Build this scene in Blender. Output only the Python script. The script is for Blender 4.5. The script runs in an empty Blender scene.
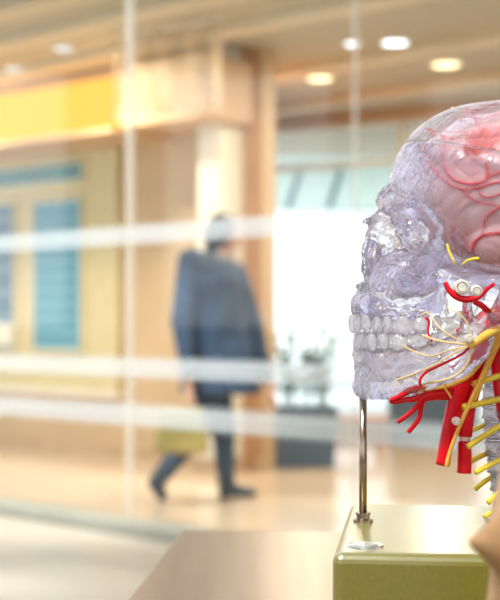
import bpy, math, random
import numpy as np
from mathutils import Vector
random.seed(7)
COL = bpy.context.scene.collection
PI = math.pi

# ------------------------------------------------------------------ camera numbers
F = 1350.0            # focal length in pixels (picture 500 x 600)
CH = 1.06             # camera height
HY = 321.0            # horizon row
def P(px, py, d):     # point seen at a pixel, d metres from the camera
    return Vector(((px-250)/F*d, d, CH-(py-HY)/F*d))
def PZ(px, z, d):
    return Vector(((px-250)/F*d, d, z))

# ------------------------------------------------------------------ materials
def new_mat(name):
    m = bpy.data.materials.new(name); m.use_nodes = True
    nt = m.node_tree; nt.nodes.clear()
    out = nt.nodes.new('ShaderNodeOutputMaterial')
    return m, nt, out
def noise_col(nt, c1, c2, scale, detail=3, coord='Object', stretch=None):
    tc = nt.nodes.new('ShaderNodeTexCoord'); n = nt.nodes.new('ShaderNodeTexNoise')
    n.inputs['Scale'].default_value = scale; n.inputs['Detail'].default_value = detail
    src = tc.outputs[coord]
    if stretch:
        mp = nt.nodes.new('ShaderNodeMapping'); mp.inputs['Scale'].default_value = stretch
        nt.links.new(src, mp.inputs[0]); src = mp.outputs[0]
    nt.links.new(src, n.inputs['Vector'])
    r = nt.nodes.new('ShaderNodeValToRGB')
    r.color_ramp.elements[0].position = .35; r.color_ramp.elements[1].position = .65
    r.color_ramp.elements[0].color = (*c1, 1); r.color_ramp.elements[1].color = (*c2, 1)
    nt.links.new(n.outputs['Fac'], r.inputs[0])
    return r.outputs[0], n.outputs['Fac']
def mat(name, c, rough=.5, metal=0, var=.08, scale=8, bump=0, coat=0, stretch=None, crough=.03, spec=.5, trans=0, sss=0, alpha=1, ior=1.45):
    m, nt, out = new_mat(name)
    b = nt.nodes.new('ShaderNodeBsdfPrincipled')
    c1 = tuple(max(0, x*(1-var)) for x in c); c2 = tuple(min(1, x*(1+var)) for x in c)
    col, fac = noise_col(nt, c1, c2, scale, stretch=stretch)
    nt.links.new(col, b.inputs['Base Color'])
    b.inputs['Roughness'].default_value = rough; b.inputs['Metallic'].default_value = metal
    b.inputs['Coat Weight'].default_value = coat; b.inputs['Coat Roughness'].default_value = crough; b.inputs['Specular IOR Level'].default_value = spec
    b.inputs['Transmission Weight'].default_value = trans
    b.inputs['IOR'].default_value = ior
    b.inputs['Alpha'].default_value = alpha
    if sss:
        b.inputs['Subsurface Weight'].default_value = sss; b.inputs['Subsurface Scale'].default_value = .01
    if bump:
        bp = nt.nodes.new('ShaderNodeBump'); bp.inputs['Strength'].default_value = bump; bp.inputs['Distance'].default_value = .002
        nt.links.new(fac, bp.inputs['Height']); nt.links.new(bp.outputs[0], b.inputs['Normal'])
    nt.links.new(b.outputs[0], out.inputs[0])
    return m
def emit(name, c, s):
    m, nt, out = new_mat(name)
    e = nt.nodes.new('ShaderNodeEmission'); e.inputs[0].default_value = (*c, 1); e.inputs[1].default_value = s
    nt.links.new(e.outputs[0], out.inputs[0]); return m
def plastic(name, tint, clear=.45, body=.14, rough=.02, ior=1.3, bscale=130, bstr=.5, bodycol=(.75,.74,.9), face=None):
    """clear cast plastic: refracting glass + straight transmission + faint milky body"""
    m, nt, out = new_mat(name)
    tc = nt.nodes.new('ShaderNodeTexCoord')
    n = nt.nodes.new('ShaderNodeTexNoise'); n.inputs['Scale'].default_value = bscale; n.inputs['Detail'].default_value = 3
    n.inputs['Distortion'].default_value = 1.2
    nt.links.new(tc.outputs['Object'], n.inputs['Vector'])
    n2 = nt.nodes.new('ShaderNodeTexNoise'); n2.inputs['Scale'].default_value = bscale*.3
    nt.links.new(tc.outputs['Object'], n2.inputs['Vector'])
    ad = nt.nodes.new('ShaderNodeMath'); ad.operation = 'MULTIPLY_ADD'; ad.inputs[1].default_value = .5
    nt.links.new(n.outputs['Fac'], ad.inputs[0]); nt.links.new(n2.outputs['Fac'], ad.inputs[2])
    bp = nt.nodes.new('ShaderNodeBump'); bp.inputs['Strength'].default_value = bstr; bp.inputs['Distance'].default_value = .0035
    nt.links.new(ad.outputs[0], bp.inputs['Height'])
    g = nt.nodes.new('ShaderNodeBsdfGlass'); g.inputs['Color'].default_value = (*tint, 1)
    g.inputs['Roughness'].default_value = rough; g.inputs['IOR'].default_value = ior
    nt.links.new(bp.outputs[0], g.inputs['Normal'])
    t = nt.nodes.new('ShaderNodeBsdfTransparent'); t.inputs[0].default_value = (*tint, 1)
    mx = nt.nodes.new('ShaderNodeMixShader'); mx.inputs[0].default_value = clear
    nt.links.new(g.outputs[0], mx.inputs[1]); nt.links.new(t.outputs[0], mx.inputs[2])
    b = nt.nodes.new('ShaderNodeBsdfPrincipled'); b.inputs['Base Color'].default_value = (*bodycol, 1)
    b.inputs['Roughness'].default_value = .12; b.inputs['Specular IOR Level'].default_value = 1.0
    b.inputs['Coat Weight'].default_value = 1.0; b.inputs['Coat Roughness'].default_value = .05
    nt.links.new(bp.outputs[0], b.inputs['Normal']); nt.links.new(bp.outputs[0], b.inputs['Coat Normal'])
    m2 = nt.nodes.new('ShaderNodeMixShader'); m2.inputs[0].default_value = body
    if face:      # the cast face is crinkled, the braincase wall smooth
        sx = nt.nodes.new('ShaderNodeSeparateXYZ'); nt.links.new(tc.outputs['Object'], sx.inputs[0])
        for sock, lo, hi in ((mx.inputs[0], clear, face[0]), (bp.inputs['Strength'], bstr, face[1]), (m2.inputs[0], body, face[2])):
            mr = nt.nodes.new('ShaderNodeMapRange'); mr.inputs['From Min'].default_value = -.080; mr.inputs['From Max'].default_value = -.050
            mr.inputs['To Min'].default_value = lo; mr.inputs['To Max'].default_value = hi
            nt.links.new(sx.outputs[0], mr.inputs[0]); nt.links.new(mr.outputs[0], sock)
    nt.links.new(mx.outputs[0], m2.inputs[1]); nt.links.new(b.outputs[0], m2.inputs[2])
    nt.links.new(m2.outputs[0], out.inputs[0]); return m
def sheet_glass(name, refl_rough=.0):
    m, nt, out = new_mat(name)
    t = nt.nodes.new('ShaderNodeBsdfTransparent'); t.inputs[0].default_value = (.965, .985, .98, 1)
    g = nt.nodes.new('ShaderNodeBsdfGlossy'); g.inputs['Roughness'].default_value = .02
    lf = nt.nodes.new('ShaderNodeLayerWeight'); lf.inputs[0].default_value = .5
    pw = nt.nodes.new('ShaderNodeMath'); pw.operation = 'POWER'; pw.inputs[1].default_value = 4; nt.links.new(lf.outputs['Facing'], pw.inputs[0])
    lw = nt.nodes.new('ShaderNodeMath'); lw.operation = 'MULTIPLY_ADD'; lw.inputs[1].default_value = .8; lw.inputs[2].default_value = .02; nt.links.new(pw.outputs[0], lw.inputs[0])
    mx = nt.nodes.new('ShaderNodeMixShader')
    nt.links.new(lw.outputs[0], mx.inputs[0]); nt.links.new(t.outputs[0], mx.inputs[1]); nt.links.new(g.outputs[0], mx.inputs[2])
    nt.links.new(mx.outputs[0], out.inputs[0]); return m
def veil(name, c, opac, lines=None):
    """frosted film: partly clear, the rest scatters light both ways"""
    m, nt, out = new_mat(name)
    t = nt.nodes.new('ShaderNodeBsdfTransparent')
    d = nt.nodes.new('ShaderNodeBsdfDiffuse'); d.inputs[0].default_value = (*c, 1)
    tr = nt.nodes.new('ShaderNodeBsdfTranslucent'); tr.inputs[0].default_value = (*c, 1)
    a = nt.nodes.new('ShaderNodeMixShader'); a.inputs[0].default_value = .5
    nt.links.new(d.outputs[0], a.inputs[1]); nt.links.new(tr.outputs[0], a.inputs[2])
    mx = nt.nodes.new('ShaderNodeMixShader'); mx.inputs[0].default_value = opac
    nt.links.new(t.outputs[0], mx.inputs[1]); nt.links.new(a.outputs[0], mx.inputs[2])
    nt.links.new(mx.outputs[0], out.inputs[0]); return m

# ------------------------------------------------------------------ objects
def origin(o):
    v = Vector((0, 0, 0))
    while o: v = v + o.location; o = o.parent
    return v
def link(name, verts, faces, m, parent=None, smooth=True, loc=None):
    """one mesh object; verts are world coordinates; loc = own origin for a top-level mesh"""
    base = origin(parent) if parent else Vector(loc or (0, 0, 0))
    me = bpy.data.meshes.new(name)
    if isinstance(verts, np.ndarray):
        vv = (verts - np.array(base)).astype(np.float32)
        me.from_pydata([], [], [])
        me.vertices.add(len(vv)); me.vertices.foreach_set('co', vv.ravel())
        nf = len(faces); k = faces.shape[1]
        me.loops.add(nf*k); me.loops.foreach_set('vertex_index', faces.astype(np.int32).ravel())
        me.polygons.add(nf)
        me.polygons.foreach_set('loop_start', np.arange(0, nf*k, k, dtype=np.int32))
        me.polygons.foreach_set('loop_total', np.full(nf, k, dtype=np.int32))
        me.update(calc_edges=True); me.validate()
    else:
        me.from_pydata([tuple(Vector(v)-base) for v in verts], [], faces); me.update()
    me.polygons.foreach_set('use_smooth', [smooth]*len(me.polygons))
    me.materials.append(m)
    o = bpy.data.objects.new(name, me); COL.objects.link(o)
    if parent: o.parent = parent
    else: o.location = base
    return o
def thing(name, label, cat, loc, group=None):
    o = bpy.data.objects.new(name, None); COL.objects.link(o); o.empty_display_size = .1
    o.location = loc; o['label'] = label; o['category'] = cat
    if group: o['group'] = group
    return o
def tag(o, label, cat, group=None):
    o['label'] = label; o['category'] = cat
    if group: o['group'] = group
    return o
def struct(o): o['kind'] = 'structure'; return o

class MB:
    def __init__(s): s.v = []; s.f = []
    def add(s, v, f):
        n = len(s.v); s.v += [Vector(x) for x in v]; s.f += [tuple(n+i for i in q) for q in f]; return s
    def quadbox(s, a, b, z0, z1, th, side=0):
        """upright slab over the ground line a-b, thickness th (side: -1/0/1 where it lies)"""
        a = Vector((a[0], a[1], 0)); b = Vector((b[0], b[1], 0)); d = (b-a).normalized(); n = Vector((-d.y, d.x, 0))
        o0 = n*th*(-.5+side*.5); o1 = n*th*(.5+side*.5)
        pts = [a+o0, b+o0, b+o1, a+o1]
        v = [(p.x, p.y, z0) for p in pts]+[(p.x, p.y, z1) for p in pts]
        return s.add(v, [(3,2,1,0),(4,5,6,7),(0,1,5,4),(1,2,6,5),(2,3,7,6),(3,0,4,7)])
    def box(s, x0, x1, y0, y1, z0, z1):
        return s.quadbox((x0, (y0+y1)/2), (x1, (y0+y1)/2), z0, z1, y1-y0)
    def tube(s, pts, r, seg=10, cap=True):
        v, f = tube_mesh(pts, r, seg, cap); return s.add(v, f)
    def build(s, name, m, parent=None, smooth=False, loc=None, bevel=0, bseg=2):
        o = link(name, s.v, s.f, m, parent, smooth, loc)
        if bevel:
            md = o.modifiers.new('bevel', 'BEVEL'); md.width = bevel; md.segments = bseg; md.limit_method = 'ANGLE'
        return o
def smooth_path(pts, n=6):
    pts = [Vector(p) for p in pts]
    if len(pts) < 3: return [pts[0].lerp(pts[-1], i/n) for i in range(n+1)]
    out = []
    q = [pts[0]*2-pts[1]]+pts+[pts[-1]*2-pts[-2]]
    for i in range(1, len(q)-2):
        p0, p1, p2, p3 = q[i-1:i+3]
        for k in range(n):
            t = k/n
            out.append(.5*((2*p1)+(p2-p0)*t+(2*p0-5*p1+4*p2-p3)*t*t+(3*p1-p0-3*p2+p3)*t**3))
    out.append(pts[-1]); return out
def tube_mesh(pts, r, seg=10, cap=True):
    pts = [Vector(p) for p in pts]; n = len(pts)
    rr = r if isinstance(r, (list, tuple)) else [r]*2
    rad = []
    for i in range(n):
        t = i/(n-1)*(len(rr)-1); k = min(int(t), len(rr)-2); rad.append(rr[k]+(rr[k+1]-rr[k])*(t-k))
    v = []; f = []
    up = None
    for i in range(n):
        tg = (pts[min(i+1, n-1)]-pts[max(i-1, 0)]).normalized()
        if up is None:
            up = tg.orthogonal().normalized()
        else:
            up = (up-tg*up.dot(tg)).normalized()
        sd = tg.cross(up)
        for k in range(seg):
            a = 2*PI*k/seg
            v.append(pts[i]+(up*math.cos(a)+sd*math.sin(a))*rad[i])
    for i in range(n-1):
        for k in range(seg):
            a = i*seg+k; b = i*seg+(k+1) % seg
            f.append((a, b, b+seg, a+seg))
    if cap:
        f.append(tuple(range(seg))[::-1]); f.append(tuple((n-1)*seg+k for k in range(seg)))
    return v, f
def lathe(c, prof, seg=32):
    v = []; f = []; c = Vector(c)
    for r, z in prof:
        for k in range(seg):
            a = 2*PI*k/seg; v.append(c+Vector((r*math.cos(a), r*math.sin(a), z)))
    for i in range(len(prof)-1):
        for k in range(seg):
            a = i*seg+k; b = i*seg+(k+1) % seg; f.append((a, b, b+seg, a+seg))
    f.append(tuple(range(seg))[::-1]); f.append(tuple((len(prof)-1)*seg+k for k in range(seg)))
    return v, f

# ------------------------------------------------------------------ implicit surfaces
def nets(f, org, st):
    s = f < 0
    nx, ny, nz = f.shape
    cnt = np.zeros((nx-1, ny-1, nz-1), np.float32); pos = np.zeros((nx-1, ny-1, nz-1, 3), np.float32)
    cs = [(a, b, c) for a in (0, 1) for b in (0, 1) for c in (0, 1)]
    sl = lambda c: (slice(c[0], nx-1+c[0]), slice(c[1], ny-1+c[1]), slice(c[2], nz-1+c[2]))
    for i, a in enumerate(cs):
        for b in cs[i+1:]:
            if sum(abs(a[k]-b[k]) for k in range(3)) != 1: continue
            fa = f[sl(a)]; fb = f[sl(b)]; x = (fa < 0) != (fb < 0)
            if not x.any(): continue
            I = np.nonzero(x); t = fa[I]/(fa[I]-fb[I])
            cnt[I] += 1
            for k in range(3): pos[I+(np.full(len(I[0]), k),)] += a[k]+t*(b[k]-a[k])
    act = cnt > 0; I = np.nonzero(act)
    idx = np.full(cnt.shape, -1, np.int64); idx[I] = np.arange(len(I[0]))
    V = np.stack(I, 1)+pos[I]/cnt[I][:, None]
    V = V*st+np.array(org)
    Fs = []
    for ax in range(3):
        a = [slice(None)]*3; b = [slice(None)]*3; a[ax] = slice(0, -1); b[ax] = slice(1, None)
        s0 = s[tuple(a)]; s1 = s[tuple(b)]
        X = np.nonzero(s0 != s1); X = [x.copy() for x in X]
        u, v = (ax+1) % 3, (ax+2) % 3
        ok = (X[u] > 0) & (X[v] > 0) & (X[u] < f.shape[u]-1) & (X[v] < f.shape[v]-1)
        X = [x[ok] for x in X]; sg = s0[tuple(X)]
        def cell(du, dv):
            c = [x.copy() for x in X]; c[u] = c[u]+du; c[v] = c[v]+dv; return idx[tuple(c)]
        q = np.stack([cell(-1, -1), cell(0, -1), cell(0, 0), cell(-1, 0)], 1)
        q[~sg] = q[~sg][:, ::-1]
        Fs.append(q)
    return V, np.concatenate(Fs)
def smin(a, b, k):
    h = np.clip(.5+.5*(b-a)/k, 0, 1); return b+(a-b)*h-k*h*(1-h)
def smax(a, b, k): return -smin(-a, -b, k)
def ell(X, c, r):
    q = [(X[i]-c[i])/r[i] for i in range(3)]
    k0 = np.sqrt(q[0]**2+q[1]**2+q[2]**2)
    k1 = np.sqrt((q[0]/r[0])**2+(q[1]/r[1])**2+(q[2]/r[2])**2)
    return k0*(k0-1)/np.maximum(k1, 1e-6)
def cap(X, a, b, r1, r2=None):
    r2 = r1 if r2 is None else r2
    ba = [b[i]-a[i] for i in range(3)]; L = max(sum(x*x for x in ba), 1e-9)
    h = np.clip(sum((X[i]-a[i])*ba[i] for i in range(3))/L, 0, 1)
    return np.sqrt(sum((X[i]-a[i]-ba[i]*h)**2 for i in range(3)))-(r1+(r2-r1)*h)
def chain(X, pts, k=3):
    """pts: (u,v,w,r)"""
    d = None
    for p, q in zip(pts[:-1], pts[1:]):
        c = cap(X, p[:3], q[:3], p[3], q[3]); d = c if d is None else smin(d, c, k)
    return d
def grid(lo, hi, st):
    ax = [np.arange(lo[i], hi[i]+st, st, dtype=np.float32) for i in range(3)]
    return np.meshgrid(*ax, indexing='ij', sparse=False)
S = 1500.0; MD = .9
def W3(p):     # model space (pixels of the plane at 0.9 m, depth px) -> world
    return Vector(((p[0]-250)/S, MD+p[2]/S, CH-(p[1]-HY)/S))
def WA(V):
    return np.stack([(V[:, 0]-250)/S, MD+V[:, 2]/S, CH-(V[:, 1]-HY)/S], 1)
def U(px, py, w):   # model-space point at depth w on the ray of a pixel
    s = (MD*S+w)/(MD*S); return (250+(px-250)*s, HY+(py-HY)*s, w)
def UR(px, py, w, r): return (*U(px, py, w), r)
def build_sdf(name, fn, lo, hi, st, m, parent, trans=WA, loc=None):
    X = grid(lo, hi, st); f = fn(X)
    V, Fq = nets(f, lo, st)
    return link(name, trans(V), Fq, m, parent, True, loc)

# ================================================================== MATERIALS
M = {}
M['clear'] = plastic('clear_plastic', (.935, .928, .985), clear=.12, body=.07, bstr=.55, ior=1.46, face=(.66, .35, .02))
M['clear_cap'] = plastic('clear_cap_plastic', (.985, .965, .98), clear=.42, body=.03, bstr=.35, bscale=70, ior=1.36)
M['clear_jaw'] = plastic('clear_jaw_plastic', (.945, .94, .99), clear=.14, body=.08, bstr=.6, ior=1.45)
M['tooth'] = plastic('tooth_plastic', (.985, .985, 1), clear=.12, body=.24, bstr=.9, ior=1.4, bodycol=(.96, .96, 1))
M['spine'] = plastic('spine_plastic', (.90, .87, .90), clear=.25, body=.2, bstr=1.0, bscale=300, bodycol=(.6, .56, .62))
M['red'] = mat('artery_red', (.74, .002, .012), .28, var=.12, scale=60, coat=.12, bump=.1, spec=.35)
M['thin_red'] = mat('brain_artery_red', (.80, .07, .05), .3, var=.1, scale=60)
M['yellow'] = mat('nerve_yellow', (.97, .68, .04), .35, var=.12, scale=90, coat=.3)
M['yolk'] = mat('nerve_orange_yellow', (.97, .50, .07), .35, var=.1, scale=90, coat=.3)
M['pale_nerve'] = mat('nerve_pale', (.80, .58, .28), .4, var=.1, scale=90)
M['cream_peg'] = mat('cream_peg', (.85, .78, .66), .35, scale=200, var=.2)
M['rod'] = mat('brass_steel', (.42, .33, .24), .25, metal=1, scale=300, stretch=(1, 1, .05))
M['steel_plug'] = mat('plug_steel', (.72, .74, .66), .3, metal=1, scale=250, var=.25, bump=.3)

# ================================================================== THE TABLE
bl = Vector((-.068, 1.32, 0)); ed = Vector((.023, .333, 0)).normalized(); rt = Vector((ed.y, -ed.x, 0))
TZ = .856
tb = thing('steel_table', 'brushed stainless steel table carrying the skull model, its far left corner showing', 'table', (bl.x+.55*rt.x-.5*ed.x, bl.y+.55*rt.y-.5*ed.y, 0))
def tcorner(a, b): return bl+rt*a-ed*b
# brushed steel
m, nt, out = new_mat('table_steel')
b = nt.nodes.new('ShaderNodeBsdfPrincipled'); b.inputs['Metallic'].default_value = 1
c, fac = noise_col(nt, (.22, .155, .105), (.275, .20, .14), 60, 5, stretch=(1, .05, 1))
nt.links.new(c, b.inputs['Base Color']); b.inputs['Roughness'].default_value = .34
sc_ = nt.nodes.new('ShaderNodeTexNoise'); sc_.inputs['Scale'].default_value = 500; sc_.inputs['Detail'].default_value = 6
bp = nt.nodes.new('ShaderNodeBump'); bp.inputs['Strength'].default_value = .12; bp.inputs['Distance'].default_value = .001
nt.links.new(sc_.outputs[0], bp.inputs['Height']); nt.links.new(bp.outputs[0], b.inputs['Normal'])
nt.links.new(b.outputs[0], out.inputs[0]); M['steel'] = m
def prism(poly, z0, z1):
    n = len(poly); v = [(p[0], p[1], z0) for p in poly]+[(p[0], p[1], z1) for p in poly]
    f = [tuple(range(n))[::-1], tuple(range(n, 2*n))]+[(i, (i+1) % n, n+(i+1) % n, n+i) for i in range(n)]
    return v, f
MB().add(*prism([tcorner(0, 1.0), tcorner(1.3, 1.0), tcorner(1.3, 0), tcorner(0, 0)], TZ-.035, TZ)).build('table_top', M['steel'], tb, bevel=.004)
for a, bb in ((.04, .04), (1.26, .04), (.04, .96), (1.26, .96)):
    p = tcorner(a, bb)
    MB().add(*prism([p+rt*x+ed*y for x, y in ((-.02, -.02), (.02, -.02), (.02, .02), (-.02, .02))], 0, TZ-.035)).build('leg', M['steel'], tb, bevel=.003)

# ================================================================== SKULL MODEL
BZ = .926
fl = Vector((.0474, .78, 0)); bd = Vector((.122, .9925, 0)); br = Vector((.9925, -.122, 0))
def bc(a, b): return fl+br*a+bd*b
cen = bc(.125, .108)
sk = thing('anatomical_skull_model', 'clear plastic skull model with red arteries and yellow nerves on a green base', 'skull model', (cen.x, cen.y, TZ))
M['base'] = mat('base_green', (.27, .235, .025), .25, var=.05, scale=400, coat=1, bump=.07, spec=1.0, crough=.28)
MB().add(*prism([bc(0, 0), bc(.25, 0), bc(.25, .217), bc(0, .217)], TZ, BZ)).build('base', M['base'], sk, smooth=False, bevel=.006, bseg=4)
# rod
rp = P(363, 522, .9); rp.z = BZ
rod = MB().add(*lathe((rp.x, rp.y, BZ), [(.0026, .0), (.0026, .083)], 20)).build('support_rod', M['rod'], sk, smooth=True)
MB().add(*lathe((rp.x, rp.y, BZ), [(.0066, 0), (.0066, .0018), (.0045, .0025), (.0045, .005), (.0052, .0052), (.0052, .0062), (.003, .0068)], 28)).build('flange', M['rod'], rod, smooth=False)
pp = P(365.5, 546.5, .803)
pl = MB().add(*lathe((pp.x, pp.y, BZ), [(.0108, 0), (.0108, .0008), (.0100, .0014), (.0085, .0011), (.0080, .0011), (.0074, .0016), (.0004, .0018)], 36))
pl.build('screw_plate', M['steel_plug'], sk)

def fr(a): return a
def outer(X):
    d = smin(ell(X, (476, 197, 0), (88, 92, 74)), ell(X, (545, 200, 0), (142, 104, 104)), 14)
    d = smin(d, ell(X, (505, 235, 0), (75, 62, 88)), 14)       # temporal / sphenoid region
    return d
def inner(X):
    d = smin(ell(X, (482, 198, 0), (74, 80, 64)), ell(X, (546, 200, 0), (132, 94, 94)), 14)
    d = smin(d, ell(X, (507, 233, 0), (64, 52, 77)), 10)
    return d
def seam(X): return (X[1]-(143+.227*(X[0]-403)))*.975      # >0 below the saw cut
def wob(X, a, s, p=0):
    return a*np.sin(X[0]*s+p)*np.sin(X[1]*s*1.13+1.7*p+X[0]*s*.3)*np.sin(X[2]*s*.9+.5+p)
def cranium(X):
    A = [X[0], X[1], np.abs(X[2])]
    d = outer(A)
    d = smin(d, ell(A, (392, 198, 0), (15, 13, 18)), 8)
    # brow ridge
    d = smin(d, chain(A, [(388, 203, 8, 9), (392, 207, 40, 8), (404, 212, 64, 7), (418, 222, 76, 7)]), 7)
    d = smin(d, ell(A, (388, 244, 0), (23, 33, 21)), 6)
    # nasal bones
    d = smin(d, chain(A, [(388, 213, 0, 9), (376, 219, 0, 5.5), (364, 222.5, 0, 2.2)], 2), 5)
    d = smin(d, chain(A, [(386, 214, 8, 7), (373, 230, 12, 4), (368, 252, 18, 5), (369, 270, 22, 6)], 3), 5)
    # maxilla
    d = smin(d, ell(A, (404, 284, 20), (37, 30, 34)), 8)
    d = smin(d, chain(A, [(358, 302, 0, 8), (362, 303, 20, 8), (378, 306, 36, 8), (400, 308, 42, 8), (430, 306, 44, 8)], 4), 8)
    d = smin(d, cap(A, (374, 284, 0), (357, 286, 0), 7, 1.8), 5)
    d = smin(d, cap(A, (366, 288, 6), (358, 312, 8), 7, 6), 6)
    d = smin(d, chain(A, [(430, 300, 34, 9), (440, 270, 30, 9), (450, 250, 28, 14)], 6), 8)     # pterygoid
    d = smin(d, ell(A, (395, 316, 0), (36, 5, 36)), 4)
    # zygoma
    d = smin(d, chain(A, [(414, 218, 73, 6), (425, 232, 78, 6), (426, 250, 77, 8), (418, 264, 72, 12), (406, 280, 56, 12)], 5), 6)
    d = smin(d, chain(A, [(428, 262, 77, 9), (450, 269, 88, 6.5), (478, 275, 93, 5.5), (515, 281, 93, 5), (535, 284, 86, 6)], 4), 5)
    # base, mastoid, petrous, occiput
    d = smin(d, ell(A, (510, 285, 30), (55, 14, 45)), 10)
    d = smin(d, chain(A, [(548, 285, 78, 16), (545, 312, 72, 8)], 5), 8)
    # orbits
    d = smax(d, -cap(A, (398, 236, 54), (448, 240, 26), 27, 9), 4)
    d = smax(d, -ell(A, (388, 236, 64), (26, 24, 30)), 4)
    # nasal aperture
    d = smax(d, -ell(A, (362, 256, 7), (20, 18, 8)), 3)
    # canine fossa and hollow sinus
    d = smax(d, -ell(A, (402, 300, 66), (24, 14, 16)), 5)
    d = smax(d, -ell(A, (412, 282, 26), (22, 16, 16)), 3)
    # inside of the braincase
    d = smax(d, -inner(A), 2)
    d = smax(d, -ell(A, (525, 296, 0), (18, 24, 14)), 3)
    return d+wob(X, .9, .28)+wob(X, .9, .55, 2)*np.clip((450-X[0])/30, .1, 1)+wob(X, .5, .95, 3)*np.clip((440-X[0])/30, 0, 1)
def cran_low(X): return smax(cranium(X), -(seam(X)-.6), .8)
def cran_cap(X):
    d = smax(outer(X), -inner(X), 1.5)
    return smax(d+wob(X, .5, .12), seam(X)+.6, .8)
cr = build_sdf('cranium', cran_low, (345, 126, -112), (698, 326, 112), 1.7, M['clear'], sk)
cc = build_sdf('skull_cap', cran_cap, (380, 88, -112), (698, 216, 112), 2.0, M['clear_cap'], sk)

def mandible(X):
    A = [X[0], X[1], np.abs(X[2])]
    low = chain(A, [(366, 384, 0, 12), (371, 386, 18, 12), (392, 387, 38, 11), (420, 377, 56, 10), (448, 366, 68, 9), (466, 352, 73, 8)], 4)
    mid = chain(A, [(362, 368, 0, 8), (368, 369, 18, 8), (388, 368, 36, 9), (416, 362, 52, 9), (448, 350, 66, 8), (468, 338, 72, 7)], 4)
    alv = chain(A, [(359, 354, 0, 7), (363, 355, 17, 7), (378, 357, 32, 8), (400, 356, 42, 8), (430, 350, 50, 8), (450, 338, 62, 6)], 4)
    d = smin(smin(low, mid, 10), alv, 9)
    d = smin(d, cap(A, (362, 388, 0), (364, 389, 10), 9), 5)
    r1 = chain(A, [(450, 360, 68, 7), (455, 325, 74, 6), (455, 292, 76, 4)], 4)      # coronoid
    r2 = chain(A, [(468, 350, 73, 6), (482, 318, 76, 6), (492, 295, 77, 7)], 4)
    d = smin(smin(d, r1, 9), r2, 9)
    d = smin(d, chain(A, [(458, 345, 70, 5), (470, 315, 75, 4)], 3), 9)
    d = smin(d, ell(A, (493, 289, 77), (8, 6, 13)), 3)
    return d+wob(X, .8, .33)+wob(X, .7, .62, 1)
mn = build_sdf('mandible', mandible, (342, 278, -96), (508, 408, 96), 1.5, M['clear_jaw'], sk)

# teeth -------------------------------------------------------------
def tooth(c, size, yaw, kind, up, parent):
    """kind i (incisor) / c (canine) / m (molar); up=1 upper jaw; c, size in model px"""
    v = []; f = []; nu, nv = 16, 12
    for j in range(nv+1):
        th = PI*j/nv
        for i in range(nu):
            ph = 2*PI*i/nu
            e = .42
            sg = lambda t, p: math.copysign(abs(t)**p, t)
            x = sg(math.cos(ph), e)*sg(math.sin(th), .6); y = sg(math.sin(ph), e)*sg(math.sin(th), .6); z = sg(math.cos(th), .7)
            # z=-1 biting edge, z=+1 root
            tap = 1-.22*max(0, z)
            if kind == 'i': y *= (.45+.55*(z+1)/2); 
            if kind == 'c': tap *= .72+.28*min(1, (z+1)*1.3)
            if kind == 'm' and z < -.4: z += .18*math.cos(x*5.5)*math.cos(y*4)
            x *= tap*size[0]/2; y *= tap*size[2]/2; z *= size[1]/2
            cy, sy = math.cos(yaw), math.sin(yaw)
            v.append(W3((c[0]+x*cy-y*sy, c[1]-z*up, c[2]+x*sy+y*cy)))
    for j in range(nv):
        for i in range(nu):
            a = j*nu+i; b = j*nu+(i+1) % nu; f.append((a, b, b+nu, a+nu))
    o = link('tooth', v, f, M['tooth'], parent)
    bm_fix(o); return o
import bmesh
def bm_fix(o):
    bm = bmesh.new(); bm.from_mesh(o.data); bmesh.ops.remove_doubles(bm, verts=bm.verts, dist=1e-6)
    bmesh.ops.recalc_face_normals(bm, faces=bm.faces); bm.to_mesh(o.data); bm.free()
UP = [(353, 323, 7, 6, 16, 11, 'i', 1.35), (355.5, 323, 18, 6.5, 15, 10, 'i', 1.0), (364, 323, 27, 10, 17, 10, 'c', .6),
      (374.5, 324, 35, 9, 15, 12, 'm', .5), (384, 324, 40, 9.5, 15, 13, 'm', .35), (398, 325, 44, 15, 17, 15, 'm', .2), (415, 324.5, 47, 15, 16, 15, 'm', .1), (430, 322, 48, 10, 12, 12, 'm', .05)]
LO = [(356, 343, 5, 5, 15, 8, 'i', 1.4), (358, 343, 14, 5.5, 15, 9, 'i', 1.1), (362, 343, 23, 7, 16, 9, 'c', .8), (369.5, 343, 31, 10, 15, 11, 'm', .6),
      (380, 343, 37, 10, 14.5, 12, 'm', .45), (395, 344, 42, 16, 16, 14, 'm', .25), (413, 343.5, 46, 15.5, 15, 14, 'm', .15), (428, 341, 49, 10, 12, 12, 'm', .1)]
for tl, par, up in ((UP, cr, 1), (LO, mn, -1)):
    for u, v_, w, a, h, b_, k, yw in tl:
        for sgn in (-1, 1):
            tooth((u, v_+(.6 if up == 1 else -1.3), sgn*w), (a-.4, h+3.2, b_), -sgn*-yw if False else sgn*yw, k, up, par)

# brain -------------------------------------------------------------
def brain_s(X):
    A = [X[0], X[1], np.abs(X[2])]
    d = smin(ell(A, (487, 193, 0), (68, 68, 56)), ell(A, (548, 192, 0), (122, 84, 84)), 12)
    d = smin(d, ell(A, (508, 246, 44), (46, 27, 28)), 3)
    return d
def brain(X):
    d = brain_s(X)
    g = np.abs(np.sin(X[0]*.13+2.2*np.sin(X[1]*.09)+1.5*np.sin(X[2]*.08))*np.cos(X[1]*.12+1.8*np.sin(X[0]*.07)))
    d = d+1.6*np.exp(-g*g*30)
    return smax(d, 1.8-np.abs(X[2]), 2)
m, nt, out = new_mat('brain_pink')
b = nt.nodes.new('ShaderNodeBsdfPrincipled')
c, fac = noise_col(nt, (.96, .52, .42), (1, .76, .62), 28, 4)
nt.links.new(c, b.inputs['Base Color']); b.inputs['Roughness'].default_value = .3; b.inputs['Coat Weight'].default_value = .4
t = nt.nodes.new('ShaderNodeBsdfTransparent'); t.inputs[0].default_value = (1, .9, .87, 1)
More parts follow.
